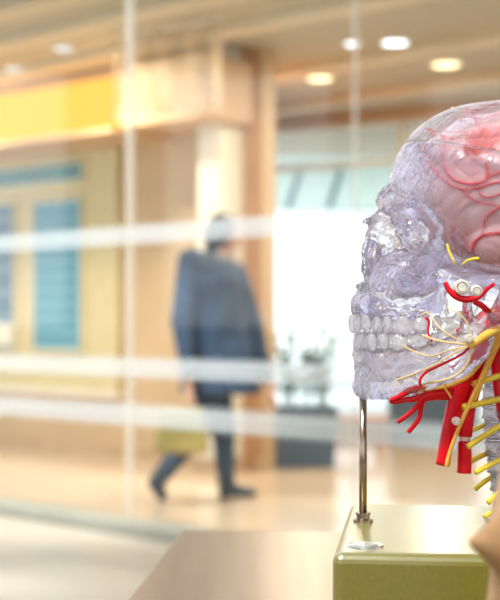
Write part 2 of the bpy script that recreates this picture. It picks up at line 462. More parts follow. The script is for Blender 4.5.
mx = nt.nodes.new('ShaderNodeMixShader'); mx.inputs[0].default_value = .72
nt.links.new(t.outputs[0], mx.inputs[1]); nt.links.new(b.outputs[0], mx.inputs[2]); nt.links.new(mx.outputs[0], out.inputs[0])
M['brain'] = m
bn = build_sdf('brain', brain, (410, 104, -90), (676, 282, 90), 2.0, M['brain'], sk)
def on_brain(px, py, off=1.0):
    for w in np.arange(-100, 0, .5):
        q = U(px, py, float(w))
        if brain_s([np.float32(q[0]), np.float32(q[1]), np.float32(q[2])]) < off: return q
    return U(px, py, -20)
def bart(pts, r, parent=bn):
    path = smooth_path([W3(on_brain(x, y)) for x, y in pts], 5)
    v, f = tube_mesh(path, [r[0]/S, r[1]/S] if isinstance(r, tuple) else r/S, 8)
    return link('brain_artery', v, f, M['thin_red'], parent)
bart([(466, 109), (470, 116), (480, 119), (492, 116), (506, 112), (525, 116)], .9)
bart([(428, 131), (438, 137), (447, 139), (460, 138), (472, 138), (484, 144)], .9)
bart([(447, 139), (444, 150), (445, 164), (450, 175), (460, 182), (474, 184), (486, 180), (495, 174), (512, 170)], (1.1, 1.5))
bart([(426, 158), (434, 171), (446, 181), (460, 189), (478, 188), (490, 184), (502, 182), (520, 184)], 1.2)
bart([(486, 163), (488, 172), (485, 182)], 1.4)
bart([(424, 147), (431, 163), (439, 172), (446, 181)], .7)
bart([(432, 148), (428, 157), (434, 171)], .6)
bart([(474, 119), (478, 128), (486, 133), (500, 131)], .8)
bart([(512, 234), (498, 233), (485, 235), (475, 242), (473, 251), (479, 263), (485, 271), (500, 273)], 1.7)
bart([(483, 235), (484, 223), (489, 215), (496, 210), (506, 203)], 1.1)
bart([(455, 225), (453, 238), (456, 250), (462, 262), (466, 268)], 1.1)
bart([(466, 230), (469, 243), (473, 251)], 1.0)
bart([(462, 189), (470, 197), (482, 203), (496, 206)], .8)
bart([(478, 188), (482, 196), (492, 197), (505, 192)], .8)
# ventricle: red-orange core showing through the brain near the right edge
def vent(X):
    d = ell(X, (503, 150, -52), (42, 22, 16))
    return d+1.3*np.sin(X[0]*.6+X[1]*.25)
M['vent'] = mat('ventricle_red', (.90, .13, .07), .35, var=.35, scale=120, coat=.3)
on = U(500, 150, -60)
def vent2(X):
    d = ell(X, (U(500, 150, -44)[0], U(500, 150, -44)[1], -44), (36, 21, 18)); return d+.8*np.sin(X[0]*.7+X[1]*.3)
build_sdf('ventricle', vent2, (440, 110, -70), (540, 190, -20), 1.5, M['vent'], bn)

# vessels of the neck ------------------------------------------------
def vessel(name, pts, r, m, parent=sk, n=6, seg=14):
    """pts: (px,py,w)"""
    path = smooth_path([W3(U(*p)) for p in pts], n)
    rr = [x/S for x in r] if isinstance(r, (list, tuple)) else r/S
    v, f = tube_mesh(path, rr, seg); o = link(name, v, f, m, parent)
    return o
ca = vessel('carotid_artery', [(442.5, 465, -34), (447, 440, -35), (453, 412, -36), (460, 388, -38), (471, 362, -42), (485, 334, -46), (498, 308, -46), (508, 288, -44)], [7, 7.3, 7.8, 8.6, 7.5, 6.5, 6, 5.5], M['red'])
jv = vessel('carotid_artery', [(465, 436.5, -28), (466, 424, -28), (469, 406, -28), (476, 384, -30), (488, 356, -34), (500, 330, -38), (514, 308, -40)], [7, 7.3, 7, 6.6, 6, 5.5], M['red'])
lower = vessel('carotid_artery', [(464, 473, -28), (464.5, 460, -28), (464.5, 441, -28)], [7.2, 7, 6.7], M['red'])
vessel('cut_ring', [(464.8, 441.0, -28), (465, 438.6, -28), (465, 436.5, -28)], 5.6, M['cream_peg'], jv)
vessel('facial_artery', [(458, 388, -40), (444, 387, -44), (432, 389, -46), (422, 394, -46), (414, 399, -46), (404, 400, -46), (396, 402, -46), (389.5, 401, -46)], [3.6, 3.4, 3.2, 3.2, 2.8, 2.4, 2.2], M['red'], ca)
vessel('facial_artery', [(456, 392, -36), (444, 392.5, -40), (432, 394, -44), (422, 398, -45), (418, 405, -44), (409, 414, -43), (397.5, 422.5, -42)], [4.2, 4, 3.6, 3.0, 2.4, 2.2], M['red'], ca)
vessel('facial_artery', [(456, 396, -34), (444, 397, -38), (432, 397.5, -42), (424, 400, -43), (421, 408, -42), (418, 420, -41), (408, 432.5, -40)], [3.2, 3.2, 3.0, 2.6, 2.6, 2.2], M['red'], ca)
vessel('facial_artery', [(389.5, 400.5, -48), (400, 396, -49), (408, 391, -50), (418, 387, -51), (426, 385, -52)], [1.8, 3.0, 3.2, 2.4], M['red'], ca)
vessel('vertebral_artery', [(502, 322, -50), (497, 345, -26), (496, 372, -22), (499, 398, -22), (504, 425, -20), (506, 450, -18)], [5, 5, 4.5, 4], M['red'])
vessel('maxillary_artery', [(445, 282, -86), (449, 290, -86), (457, 297, -86), (467, 299.5, -86), (478, 297, -86), (486, 290, -86), (494, 284, -80)], [2.0, 3.2, 3.4, 2.4, 1.6], M['red'])
vessel('pterygoid_artery', [(458, 333, -60), (464, 325, -60), (468, 312, -60), (470, 300, -58)], [3.2, 2.4, 1.4], M['red'])
vessel('jaw_artery', [(421, 387, -70), (420, 380, -72), (425, 373, -74), (434, 368, -76), (447, 362, -80), (462, 354, -82), (470, 346, -80)], [1.3, 1.4, 1.2, 1.2], M['red'])
vessel('jaw_artery', [(426, 317, -57), (429, 322, -58), (428, 332, -60), (432, 342, -62)], [1.6, 1.1], M['red'])
vessel('ear_artery', [(474, 302, -84), (481, 305, -82), (488, 311, -74), (496, 318, -60)], [2.4, 3.2, 3.4], M['red'])
# nerves
gd = (472, 345, -84)
fn = vessel('facial_nerve', [(512, 322, -66), (498, 329, -74), (486, 335, -80), (476, 342, -84), (470, 347, -84)], [4.6, 4.4, 3.8, 2.8], M['yolk'])
for pts, r in (([gd, (455, 338, -84), (440, 328, -76), (428, 313, -64), (420, 316, -62)], .8),
               ([gd, (452, 343, -84), (436, 340, -76), (422, 335, -64)], 1.1),
               ([gd, (450, 350, -84), (432, 356, -78), (415, 352, -68), (402, 345, -62)], .9),
               ([gd, (456, 352, -84), (436, 364, -80), (414, 374, -70), (397, 380, -62)], 1.0),
               ([gd, (468, 362, -82), (458, 374, -80), (444, 380, -76), (428, 383, -68), (420, 387, -64)], 1.2),
               ([gd, (470, 330, -86), (462, 316, -84), (448, 308, -80)], .8)):
    vessel('nerve_branch', pts, r, M['pale_nerve'], fn)
vessel('neck_nerve', [(504, 312, -62), (490, 345, -62), (480, 362, -60), (468, 376, -58), (450, 385, -58), (436, 388, -58), (424, 389, -56), (418, 393, -54)], [3.4, 3.0, 2.4, 1.8, 1.5, 1.2], M['yolk'])
vessel('neck_nerve', [(446, 383, -60), (445, 388, -60), (449, 394, -56), (451, 398, -54)], [1.2, 1.0], M['yolk'])
vessel('vagus_nerve', [(506, 318, -54), (494, 348, -52), (484, 372, -50), (473, 396, -48), (463, 418, -48), (454, 440, -46), (449, 455, -44), (446.5, 466, -43)], [3.0, 2.6, 2.2, 1.9, 1.9, 2.1], M['yolk'])
vessel('neck_nerve', [(512, 322, -48), (500, 340, -48), (490, 360, -46), (480, 385, -44), (474, 400, -42)], [2.6, 2.8, 2.4], M['yolk'])
vessel('temple_nerve', [(447, 244, -84), (449, 251, -86), (452, 258, -88), (455, 264, -90)], [1.1, 1.3], M['yellow'])
vessel('temple_nerve', [(462, 265, -92), (467, 261, -91), (473, 259, -90), (479, 258.5, -90)], [1.2, 1.6], M['yellow'])
# pegs at the jaw joint and on the vessels
def peg(px, py, w, r, ring=True, par=sk):
    c = W3(U(px, py, w)); v = []; f = []; seg = 20
    prof = [(0.01, -.9), (.55, -.9), (.62, -.55), (.72, -.95), (1, -.8), (1, .4)] if ring else [(0.01, -.5), (.8, -.4), (1, 0), (1, .5)]
    for a, h in prof:
        for k in range(seg):
            t = 2*PI*k/seg; v.append(c+Vector((math.cos(t)*a*r/S, h*r/S, math.sin(t)*a*r/S)))
    for i in range(len(prof)-1):
        for k in range(seg):
            a = i*seg+k; b = i*seg+(k+1) % seg; f.append((a, b, b+seg, a+seg))
    f.append(tuple((len(prof)-1)*seg+k for k in range(seg)))
    o = link('joint_peg', v, f, M['cream_peg'], par, smooth=False); bm_fix(o); return o
peg(461, 287, -86, 7); peg(476, 291, -84, 5.5); peg(456, 421, -52, 4); peg(469, 338.5, -88, 4)

# spine --------------------------------------------------------------
axis = [(507, 306), (505, 322), (502, 340), (500, 358), (499, 376), (498, 394), (498, 412), (499, 430), (500.5, 448), (503, 466), (506, 484), (509, 500)]
def vertebra_fn(cx, cy, sc):
    def fn(X):
        A = [X[0], X[1], np.abs(X[2])]
        body = smax(ell(A, (cx, cy, 0), (15*sc, 11, 16*sc)), np.abs(X[1]-cy)-6.2, 2)
        body = smin(body, smax(ell(A, (cx, cy-5.5, 0), (16.5*sc, 3.5, 18*sc)), np.abs(X[1]-cy)-7.2, 1), 2)
        body = smin(body, smax(ell(A, (cx, cy+5.5, 0), (16.5*sc, 3.5, 18*sc)), np.abs(X[1]-cy)-7.2, 1), 2)
        d = smin(body, chain(A, [(cx+4, cy, 16, 4), (cx+8, cy+1, 30, 3.5), (cx+16, cy+2, 26, 5), (cx+28, cy+4, 12, 4), (cx+36, cy+5, 0, 4), (cx+54, cy+10, 0, 4)], 3), 4)
        d = smin(d, chain(A, [(cx+16, cy-8, 24, 4), (cx+20, cy+9, 24, 4)], 2), 4)
        d = smin(d, cap(A, (cx-2, cy-1, 14), (cx-4, cy+2, 26), 4, 3.2), 3)
        return d+.7*np.sin(X[0]*.8)*np.sin(X[1]*.9)*np.sin(X[2]*.7)
    return fn
for i, (cx, cy) in enumerate(axis[::1][2:]):
    if i % 1 == 0:
        vb = build_sdf('vertebra', vertebra_fn(cx, cy, 1), (cx-22, cy-15, -38), (cx+62, cy+20, 38), 1.6, M['spine'], sk)
        if i < 9:
            nx_ = axis[i+3]; mx_ = ((cx+nx_[0])/2, (cy+nx_[1])/2)
            build_sdf('spinal_disc', lambda X: smax(ell(X, (mx_[0], mx_[1], 0), (14.5, 6, 15.5)), np.abs(X[1]-mx_[1])-1.9, .6), (mx_[0]-17, mx_[1]-4, -18), (mx_[0]+17, mx_[1]+4, 18), 1.2, M['clear_jaw'], sk)
# neck post that carries the spine on the base
c0 = W3((509, 506, 0))
MB().add(*lathe((c0.x, c0.y, BZ), [(.016, 0), (.016, .003), (.009, .005), (.008, c0.z-BZ+.004)], 24)).build('spine_post', M['rod'], sk, smooth=False)
# spinal nerves
for pts, r in (([(472.5, 384, -40), (486, 380, -34), (500, 375.5, -26), (512, 372, -18)], 3.1),
               ([(462.5, 407, -44), (480, 403.5, -36), (500, 399, -26), (512, 396, -18)], 3.2),
               ([(467.5, 447, -42), (482, 437, -36), (500, 426, -26), (512, 420, -18)], 3.0),
               ([(475.5, 472.5, -38), (484, 468, -34), (497, 461, -26), (508, 455, -16)], 2.7),
               ([(488, 503, -36), (494, 497, -32), (503, 490, -24), (512, 484, -16)], 2.8),
               ([(484, 517, -36), (492, 512, -32), (504, 505, -24)], 2.4),
               ([(471, 431, 26), (480, 427, 20), (492, 421, 12)], 2.4),
               ([(467.5, 463.5, 16), (474, 459.5, 14), (485, 454, 10), (494, 450, 6)], 2.8),
               ([(475.5, 489, 18), (481, 484, 14), (490, 478, 10), (498, 474, 6)], 2.6),
               ([(474, 404, 26), (482, 402, 20), (494, 398, 12)], 2.2)):
    vessel('spinal_nerve', pts, r, M['yellow'], sk)

# ================================================================== FOREGROUND MODEL PART (out of focus)
FD = .56
fgp = lambda x, y, d=FD: P(x, y, d)
def fg_world(V): return V
m, nt, out = new_mat('peach_plastic')
b = nt.nodes.new('ShaderNodeBsdfPrincipled')
c, fac = noise_col(nt, (.82, .38, .11), (.84, .56, .30), 9, 2)
nt.links.new(c, b.inputs['Base Color']); b.inputs['Roughness'].default_value = .5; nt.links.new(b.outputs[0], out.inputs[0])
M['peach'] = m
def fgfn(X):
    # X metres (x, y, z): folded, pointed cloth-like moulded shell
    k = FD/F
    pt = lambda x, y, dy=0: (((x-250)*k), FD+dy, CH-(y-HY)*k)
    A = X
    d = cap(A, pt(562, 558, .02), pt(466, 538, -.01), .026, .0016)
    d = smin(d, cap(A, pt(566, 522, .02), pt(490, 527, -.005), .020, .0030), .005)
    d = smin(d, cap(A, pt(572, 640, .02), pt(572, 540, .02), .027, .0265), .010)
    d = smin(d, cap(A, pt(575, 440, .03), pt(571, 540, .03), .0235, .0262), .010)
    d = smin(d, cap(A, (pt(585, 0)[0], FD+.03, TZ+.012), pt(572, 640, .03), .045, .027), .02)
    d = smax(d, TZ+.0005-A[2], .002)
    return d
fo = build_sdf('model_part', fgfn, (.05, .50, TZ-.006), (.20, .66, 1.04), .0025, M['peach'], None, trans=lambda V: V, loc=(.13, .58, TZ))
tag(fo, 'blurred peach and cream plastic shape with a pointed edge in the near right corner', 'model part')

# ================================================================== THE ROOM
J = [Vector((-.6-1.0485*k, 6.75+.99*k, 0)) for k in range(4, -5, -1)]     # glass joints, left to right
gdir = (J[1]-J[0]).normalized(); gn = Vector((-gdir.y, gdir.x, 0))
CZ = 3.0
# floors
M['floor_in'] = mat('floor_tan', (.58, .45, .33), .28, var=.06, scale=1.5, coat=.25)
M['floor_out'] = mat('floor_cream', (.50, .45, .36), .35, var=.04, scale=2)
A0, A1 = J[0], J[-1]
MBf = MB().add(*prism([(A0.x, A0.y), (A1.x, A1.y), (9, 2.4), (9, 16), (-9, 16), (-9, 14)], -.06, 0)); struct(MBf.build('floor', M['floor_in']))
MBf = MB().add(*prism([(-9, -3), (9, -3), (9, 2.4), (A1.x, A1.y), (A0.x, A0.y), (-9, 14)], -.06, 0)); struct(MBf.build('floor', M['floor_out']))
# curb under the glass
M['curb'] = mat('curb_grey', (.33, .34, .29), .4, var=.06)
struct(MB().quadbox(A0, A1, 0, .07, .16).build('trim_1', M['curb'], bevel=.01))
M['head'] = mat('head_rail', (.75, .70, .60), .5)
struct(MB().quadbox(A0, A1, CZ-.06, CZ, .08).build('trim_2', M['head']))
# glass panels
M['glass'] = sheet_glass('pane_glass'); M['frost'] = veil('frosted_band', (.80, .91, 1), .22); M['frost2'] = veil('frosted_line', (.86, .94, 1), .35)
M['joint2'] = veil('joint_clear', (.9, .93, .9), .3)
M['joint'] = veil('joint_pale', (.92, .92, .86), .5); 
wn = 1
for i in range(len(J)-1):
    a, b = J[i]+gdir*.008, J[i+1]-gdir*.008
    pane = struct(MB().quadbox(a, b, .07, CZ-.06, .012).build('window_%d' % wn, M['glass'])); wn += 1
    for z, h in ((1.49, .095), (.83, .10), (.595, .115)):
        bnd = MB().quadbox(a-gn*.0075, b-gn*.0075, z-h/2, z+h/2, .001).build('frosted_band', M['frost'], pane)
        for dz, hh in ((-.028, .022), (.016, .030)):
            MB().quadbox(a-gn*.009, b-gn*.009, z+dz-hh/2, z+dz+hh/2, .001).build('frosted_line', M['frost2'], bnd)
for i, j in enumerate(J):
    w = .030 if abs(j.x+.6) < .01 else .006
    a, b = j-gdir*w/2, j+gdir*w/2
    struct(MB().quadbox(a, b, .07, CZ-.06, .03).build('trim_%d' % (3+i), M['joint'] if w > .02 else M['joint2']))
# ceiling (behind the glass)
M['ceil'] = mat('ceiling_beige', (.56, .52, .42), .7, var=.05, scale=1.2)
struct(MB().add(*prism([(A0.x, A0.y), (A1.x, A1.y), (9, 2.4), (9, 16), (-9, 16), (-9, 14)], CZ, CZ+.15)).build('ceiling', M['ceil']))
M['beam'] = mat('beam_beige', (.76, .68, .53), .6, var=.04)
for k, off in enumerate((.55, 1.15, 1.9, 3.32, 4.6)):
    a = J[1]+gn*off; b = J[-2]+gn*off
    struct(MB().quadbox(a, b, CZ-.05, CZ, .22).build('trim_%d' % (12+k), M['beam']))
# left wall
M['wall'] = mat('wall_tan', (.66, .49, .31), .55, var=.05, scale=2)
w1 = PZ(262, 0, 9.6); w0 = PZ(0, 0, 11.5); wd = (w1-w0).normalized(); wnrm = Vector((wd.y, -wd.x, 0))   # toward the camera
wL = w0-wd*3.2
struct(MB().quadbox(wL, w1, 0, CZ, .15, side=1).build('wall_left', M['wall']))
M['base_b'] = mat('baseboard_wood', (.62, .45, .28), .5)
struct(MB().quadbox(wL+wnrm*.012, w1+wnrm*.012, 0, .09, .024).build('baseboard_left', M['base_b']))
def wpt(px, off=0):        # point on the left wall line seen in column px
    # ray x = (px-250)/F * y ; wall p = w0 + wd*t
    k = (px-250)/F; t = (k*w0.y-w0.x)/(wd.x-k*wd.y); return w0+wd*t+wnrm*off, (w0+wd*t).y
def zat(py, d): return CH-(py-HY)/F*d
# side wall (jamb) and pillar
M['jamb'] = mat('jamb_wood', (.50, .27, .13), .4, var=.12, scale=6, stretch=(8, 8, .6))
w2 = PZ(268, 0, 13.1)
struct(MB().quadbox(w1+wd*.0, w2, 0, CZ, .13, side=1).build('wall_corner', M['jamb']))
M['pillar'] = mat('pillar_white', (.90, .86, .76), .45, var=.03)
pa, da = wpt(226, .16); pb, db = wpt(250, .16)
pc = thing('wall_pillar', 'pale cream upright pillar standing at the wall end behind the walking person', 'pillar', ((pa.x+pb.x)/2, (pa.y+pb.y)/2, 0))
MB().quadbox(pa, pb, .08, CZ, .30).build('shaft', M['pillar'], pc, bevel=.015)
MB().quadbox(pa-wd*.02, pb+wd*.02, 0, .08, .33).build('plinth', M['base_b'], pc)
# display panel with posters
M['panel'] = mat('panel_cream', (.70, .62, .38), .5, var=.03)
M['poster_blue'] = None
def poster_mat(name, c1, c2, c3, lines=55):
    m, nt, out = new_mat(name)
    tc = nt.nodes.new('ShaderNodeTexCoord'); sp = nt.nodes.new('ShaderNodeSeparateXYZ'); nt.links.new(tc.outputs['Object'], sp.inputs[0])
    wv = nt.nodes.new('ShaderNodeMath'); wv.operation = 'MULTIPLY'; wv.inputs[1].default_value = lines; nt.links.new(sp.outputs[2], wv.inputs[0])
    sn = nt.nodes.new('ShaderNodeMath'); sn.operation = 'SINE'; nt.links.new(wv.outputs[0], sn.inputs[0])
    nz = nt.nodes.new('ShaderNodeTexNoise'); nz.inputs['Scale'].default_value = 16; nt.links.new(tc.outputs['Object'], nz.inputs['Vector'])
    ml = nt.nodes.new('ShaderNodeMath'); ml.operation = 'MULTIPLY'; nt.links.new(sn.outputs[0], ml.inputs[0]); nt.links.new(nz.outputs[0], ml.inputs[1])
    r = nt.nodes.new('ShaderNodeValToRGB'); r.color_ramp.elements[0].color = (*c1, 1); r.color_ramp.elements[1].color = (*c2, 1)
    r.color_ramp.elements[0].position = .1; r.color_ramp.elements[1].position = .5
    nt.links.new(ml.outputs[0], r.inputs[0])
    b = nt.nodes.new('ShaderNodeBsdfPrincipled'); nt.links.new(r.outputs[0], b.inputs['Base Color']); b.inputs['Roughness'].default_value = .35
    nt.links.new(b.outputs[0], out.inputs[0]); return m
q0, _ = wpt(-40, .03); q1, _ = wpt(122, .03)
bdz0 = zat(388, 11); bdz1 = zat(146, 11)
bo = thing('display_board', 'cream display board on the left wall holding the blue posters', 'display board', ((q0.x+q1.x)/2, (q0.y+q1.y)/2, bdz0))
MB().quadbox(q0, q1, bdz0, bdz1, .05).build('board_panel', M['panel'], bo)
MB().quadbox(q0-wd*.02, q1+wd*.02, bdz1, bdz1+.05, .09).build('board_trim', M['pillar'], bo)
MB().quadbox(q0-wd*.02, q1+wd*.02, bdz0-.05, bdz0, .09).build('board_trim', M['pillar'], bo)
def poster(px0, px1, py0, py1, mt, label, frame=.02, extra=None):
    a, da = wpt(px0, .066); b, db = wpt(px1, .066); dm = (da+db)/2
    z1, z0 = zat(py0, dm), zat(py1, dm)
    t = thing('poster', label, 'poster', ((a.x+b.x)/2, (a.y+b.y)/2, z0))
    MB().quadbox(a, b, z0, z1, .008).build('sheet', mt, t)
    fr_ = MB(); 
    off = wnrm*.004
    for s in (a, b): fr_.quadbox(s-wd*.01+off, s+wd*.01+off, z0, z1, .018)
    fr_.quadbox(a+off, b+off, z1-.01, z1+.01, .018); fr_.quadbox(a+off, b+off, z0-.01, z0+.01, .018)
    fr_.build('frame', M['frame'], t)
    if extra: 
        MB().quadbox(a+wd*.03+wnrm*.007, b-wd*.03+wnrm*.007, z0+.04, z0+extra, .004).build('print_block', M['pillar'], t)
    return t
M['frame'] = mat('frame_cream', (.80, .74, .55), .4)
poster(40, 88, 201, 350, poster_mat('poster_blue', (.10, .33, .48), (.19, .46, .60), None), 'bright blue framed poster with fine text lines, right of the two tall ones')
poster(-25, 21, 206, 349, poster_mat('poster_dark_blue', (.10, .20, .32), (.22, .34, .44), None, 30), 'dark grey-blue framed poster cut by the left edge of the picture', extra=.22)
poster(-25, 90, 168, 187, poster_mat('poster_header', (.09, .26, .32), (.18, .40, .42), None, 90), 'wide teal header sign above the two tall blue posters')
# cove light band
M['cove'] = emit('cove_yellow', (1, .47, .085), 1.2)
M['fascia'] = mat('fascia_peach', (.66, .46, .30), .5, var=.08, scale=3)
c0_, d0 = wpt(-160, .35); c1_, d1 = wpt(178, .35); c2_, d2 = wpt(262, .35)
cv = thing('cove_light', 'long glowing yellow light band under the ceiling at upper left', 'light', ((c0_.x+c1_.x)/2, (c0_.y+c1_.y)/2, 2.41))
MB().quadbox(c0_, c1_, 2.44, 2.88, .10).build('diffuser', M['cove'], cv, bevel=.03, bseg=3)
MB().quadbox(c0_-wd*.01, c1_, 2.41, 2.44, .70).build('tray', M['fascia'], cv)
MB().quadbox(c0_, c1_, 2.88, CZ, .14).build('upper_rail', M['fascia'], cv)
struct(MB().quadbox(c1_, c2_, 2.44, 2.88, .5).build('trim_20', M['fascia'], bevel=.02))
# window wall far
v0 = PZ(268, 0, 13.1); v1 = PZ(430, 0, 12.3); vd = (v1-v0).normalized(); vn = Vector((-vd.y, vd.x, 0))
M['lowwall'] = mat('low_wall', (.55, .42, .34), .5, var=.08)
v2 = v0+vd*7.0
struct(MB().quadbox(v0, v2, 0, .10, .2).build('wall_back', M['lowwall']))
struct(MB().quadbox(v0, v2, 2.92, CZ, .2).build('wall_back_top', M['fascia']))
M['mull'] = mat('mullion_white', (.80, .86, .86), .4)
n_w = 5; seg_l = 7.0/n_w
for i in range(n_w):
    a = v0+vd*seg_l*i; b = v0+vd*seg_l*(i+1)
    wp = struct(MB().quadbox(a, b, .10, 2.92, .012).build('window_%d' % (20+i), M['glass']))
    f = MB(); f.quadbox(a, a+vd*.06, .10, 2.92, .09); f.quadbox(b-vd*.03, b, .10, 2.92, .09)
    f.quadbox(a+vd*.06, b-vd*.03, 2.86, 2.92, .09); f.quadbox(a+vd*.06, b-vd*.03, .10, .16, .09); f.quadbox(a+vd*.06, b-vd*.03, 2.50, 2.56, .09)
    f.build('window_frame', M['mull'], wp)
# right wall closes the room
struct(MB().quadbox(v2, (v2.x, 2.3), 0, CZ, .15).build('wall_right', M['wall']))
# outside: ground, canopy, pale building, shrubs
M['ground'] = mat('outside_ground', (.75, .77, .74), .8)
struct(MB().add(*prism([(-14, 16), (16, 16), (16, 45), (-14, 45)], -.12, -.02)).build('ground', M['ground']))
M['pale'] = mat('pale_green_panel', (.80, .90, .86), .6, var=.04)
M['conc'] = mat('pale_concrete', (.66, .76, .74), .6, var=.06)
M['dgrey'] = mat('canopy_grey', (.16, .24, .26), .5)
ob = thing('entrance_canopy', 'grey-green canopy with slanted struts outside the bright window', 'canopy', (1.4, 20, -.02))
for z0, z1 in ((3.40, 3.55), (3.72, 3.80)):
    MB().box(-2, 6, 19.9, 20.1, z0, z1).build('beam', M['conc'], ob)
MB().box(-2, 6, 20.6, 20.7, 2.72, 4.05).build('fascia_panel', M['pale'], ob)
MB().box(-2, 6, 18.5, 22, 4.05, 4.2).build('roof', M['conc'], ob)
for x in (.72, 1.32, 2.3, 3.4, -.6):
    MB().tube([(x-.16, 20, 2.72), (x+.14, 20, 3.62)], .05).build('strut', M['dgrey'], ob)
    MB().tube([(x-.16, 20, -.02), (x-.16, 20, 2.72)], .02).build('post', M['pale'], ob)

# unseen near hall, added to put contrast into the skull's reflections: piers, skylight beams
M['nearwall'] = mat('near_wall', (.26, .23, .21), .7, var=.06, scale=1)
M['contrastbeam'] = mat('contrast_beam', (.20, .18, .17), .6, var=.06, scale=1)
wbk = MB().box(-6, 6, -3.2, -3, 0, .9); wbk.box(-6, 6, -3.2, -3, 3.4, 4.3)
for x in (-6, -3.6, -1.2, 1.2, 3.6, 5.6): wbk.box(x, x+.8 if x < 5 else 6, -3.2, -3, .9, 3.4)
struct(wbk.build('wall_front', M['nearwall']))
for nm, x in (('wall_near_left', -6.2), ('wall_near_right', 4.6)):
    b_ = MB().box(x, x+.2, -3, 2.4 if x > 0 else 9.5, 0, 1.0); b_.box(x, x+.2, -3, 2.4 if x > 0 else 9.5, 3.3, 4.3)
    for y in (-3, -.6, 1.8, 4.2, 6.6):
        if x > 0 and y > 1.9: continue
        b_.box(x, x+.2, y, min(y+.9, 2.4 if x > 0 else 9.5), 1.0, 3.3)
    struct(b_.build(nm, M['nearwall']))
for i, y in enumerate((-3, -1.7, -.4, .9, 2.2, 3.5)):
    struct(MB().box(-6.2, 4.8 if y < 3 else 3.0, y, y+.62, 4.3, 4.6).build('trim_%d' % (30+i), M['contrastbeam']))
for i, x in enumerate((-5, -2.4, .2, 2.8)):
    struct(MB().box(x, x+.4, -3, 4.1 if x < 2 else 3.4, 4.6, 4.85).build('trim_%d' % (40+i), M['contrastbeam']))
# warm ceiling lights; the cool discs are glass reflections built as glowing discs
M['lamp_warm'] = emit('lamp_warm', (1, .78, .42), 3); M['reflection_cool'] = emit('reflection_cool', (.86, .96, 1), 3.0)
M['lring'] = mat('lamp_ring', (.85, .82, .75), .4)
M['reflection_dim'] = emit('reflection_dim', (.86, .96, 1), 1.0)
def clight(px, py, r, warm, label):
    r *= .82
    d = (CZ-CH)*F/(HY-py); c = PZ(px, CZ, d)
    t = thing('light_or_reflection', label, 'ceiling light', (c.x, c.y, CZ-.012), 'round recessed ceiling lights')
    MB().add(*lathe((c.x, c.y, CZ-.010), [(r*1.18, .01), (r*1.18, 0), (r*.98, -.006), (r*.98, .01)], 28)).build('ring', M['lring'], t)
    MB().add(*lathe((c.x, c.y, CZ-.014), [(r*.97, 0), (r*.97, .012)], 28)).build('glow_disc', M['lamp_warm' if warm else ('reflection_cool' if px > 300 else 'reflection_dim')], t)
clight(320, 77, .12, True, 'warm round ceiling light, the nearest to the window top at centre')
clight(446, 63, .13, True, 'warm round ceiling light above the top of the skull')
clight(395, 41, .11, False, 'cool white oval reflection in the glass, built as a glowing disc between the two warm lights')
clight(352, 42, .065, False, 'small cool white reflection in the glass, built as a glowing disc left of the bigger cool one')
clight(63, 47, .09, False, 'cool pale reflection in the glass, built as a glowing disc above the yellow band at upper left')
clight(18, 68, .12, False, 'cool pale reflection in the glass, built as a glowing disc nearest the left edge of the picture')
def area(name, loc, size, power, col, rot=(0, 0, 0)):
    l = bpy.data.lights.new(name, 'AREA'); l.shape = 'DISK'; l.size = size; l.energy = power; l.color = col
    o = bpy.data.objects.new(name, l); o.location = loc; o.rotation_euler = rot; COL.objects.link(o); return o
for i, (x, y, e) in enumerate(((.55, 10.6, 30), (1.45, 10.1, 30), (-1.2, 9.3, 26), (-2.4, 10.4, 22), (.3, 8.0, 30), (2.2, 7.5, 25))):
    area('downlight', (x, y, CZ-.08), .22, e, (1, .84, .62))

# reflection in the glass, its colours painted on an added sheer sheet
m, nt, out = new_mat('sheer_reflection')
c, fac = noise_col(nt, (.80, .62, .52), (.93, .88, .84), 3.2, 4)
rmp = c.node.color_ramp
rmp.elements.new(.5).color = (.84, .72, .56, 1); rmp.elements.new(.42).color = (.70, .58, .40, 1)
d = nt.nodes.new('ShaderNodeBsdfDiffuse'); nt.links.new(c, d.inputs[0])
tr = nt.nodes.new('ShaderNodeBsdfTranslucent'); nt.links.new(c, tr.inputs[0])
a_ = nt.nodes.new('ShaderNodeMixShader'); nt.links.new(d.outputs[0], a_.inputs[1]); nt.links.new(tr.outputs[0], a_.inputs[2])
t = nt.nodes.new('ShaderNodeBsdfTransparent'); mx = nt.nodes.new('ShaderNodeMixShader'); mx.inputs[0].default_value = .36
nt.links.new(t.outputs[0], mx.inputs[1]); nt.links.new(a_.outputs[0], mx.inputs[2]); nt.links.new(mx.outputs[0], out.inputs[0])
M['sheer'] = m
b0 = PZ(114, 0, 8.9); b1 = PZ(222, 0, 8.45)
bt = thing('reflection_sheet', 'pink and beige reflection in the glass, made as a sheer sheet below the ceiling at upper left', 'reflection', ((b0.x+b1.x)/2, (b0.y+b1.y)/2, 2.38))
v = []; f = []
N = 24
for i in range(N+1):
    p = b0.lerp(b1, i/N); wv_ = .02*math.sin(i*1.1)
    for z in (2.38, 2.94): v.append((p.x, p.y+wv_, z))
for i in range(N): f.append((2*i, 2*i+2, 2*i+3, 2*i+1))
sh = link('reflection_film', v, f, M['sheer'], bt)
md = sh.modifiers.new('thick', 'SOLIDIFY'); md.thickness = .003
MB().tube([(b0.x, b0.y, 2.945), (b1.x, b1.y, 2.945)], .012).build('added_rod', M['lring'], bt)  # rod and cords added only to hold the reflection sheet
for p in (b0, b1): MB().tube([(p.x, p.y, 2.95), (p.x, p.y, CZ)], .004).build('added_cord', M['lring'], bt)

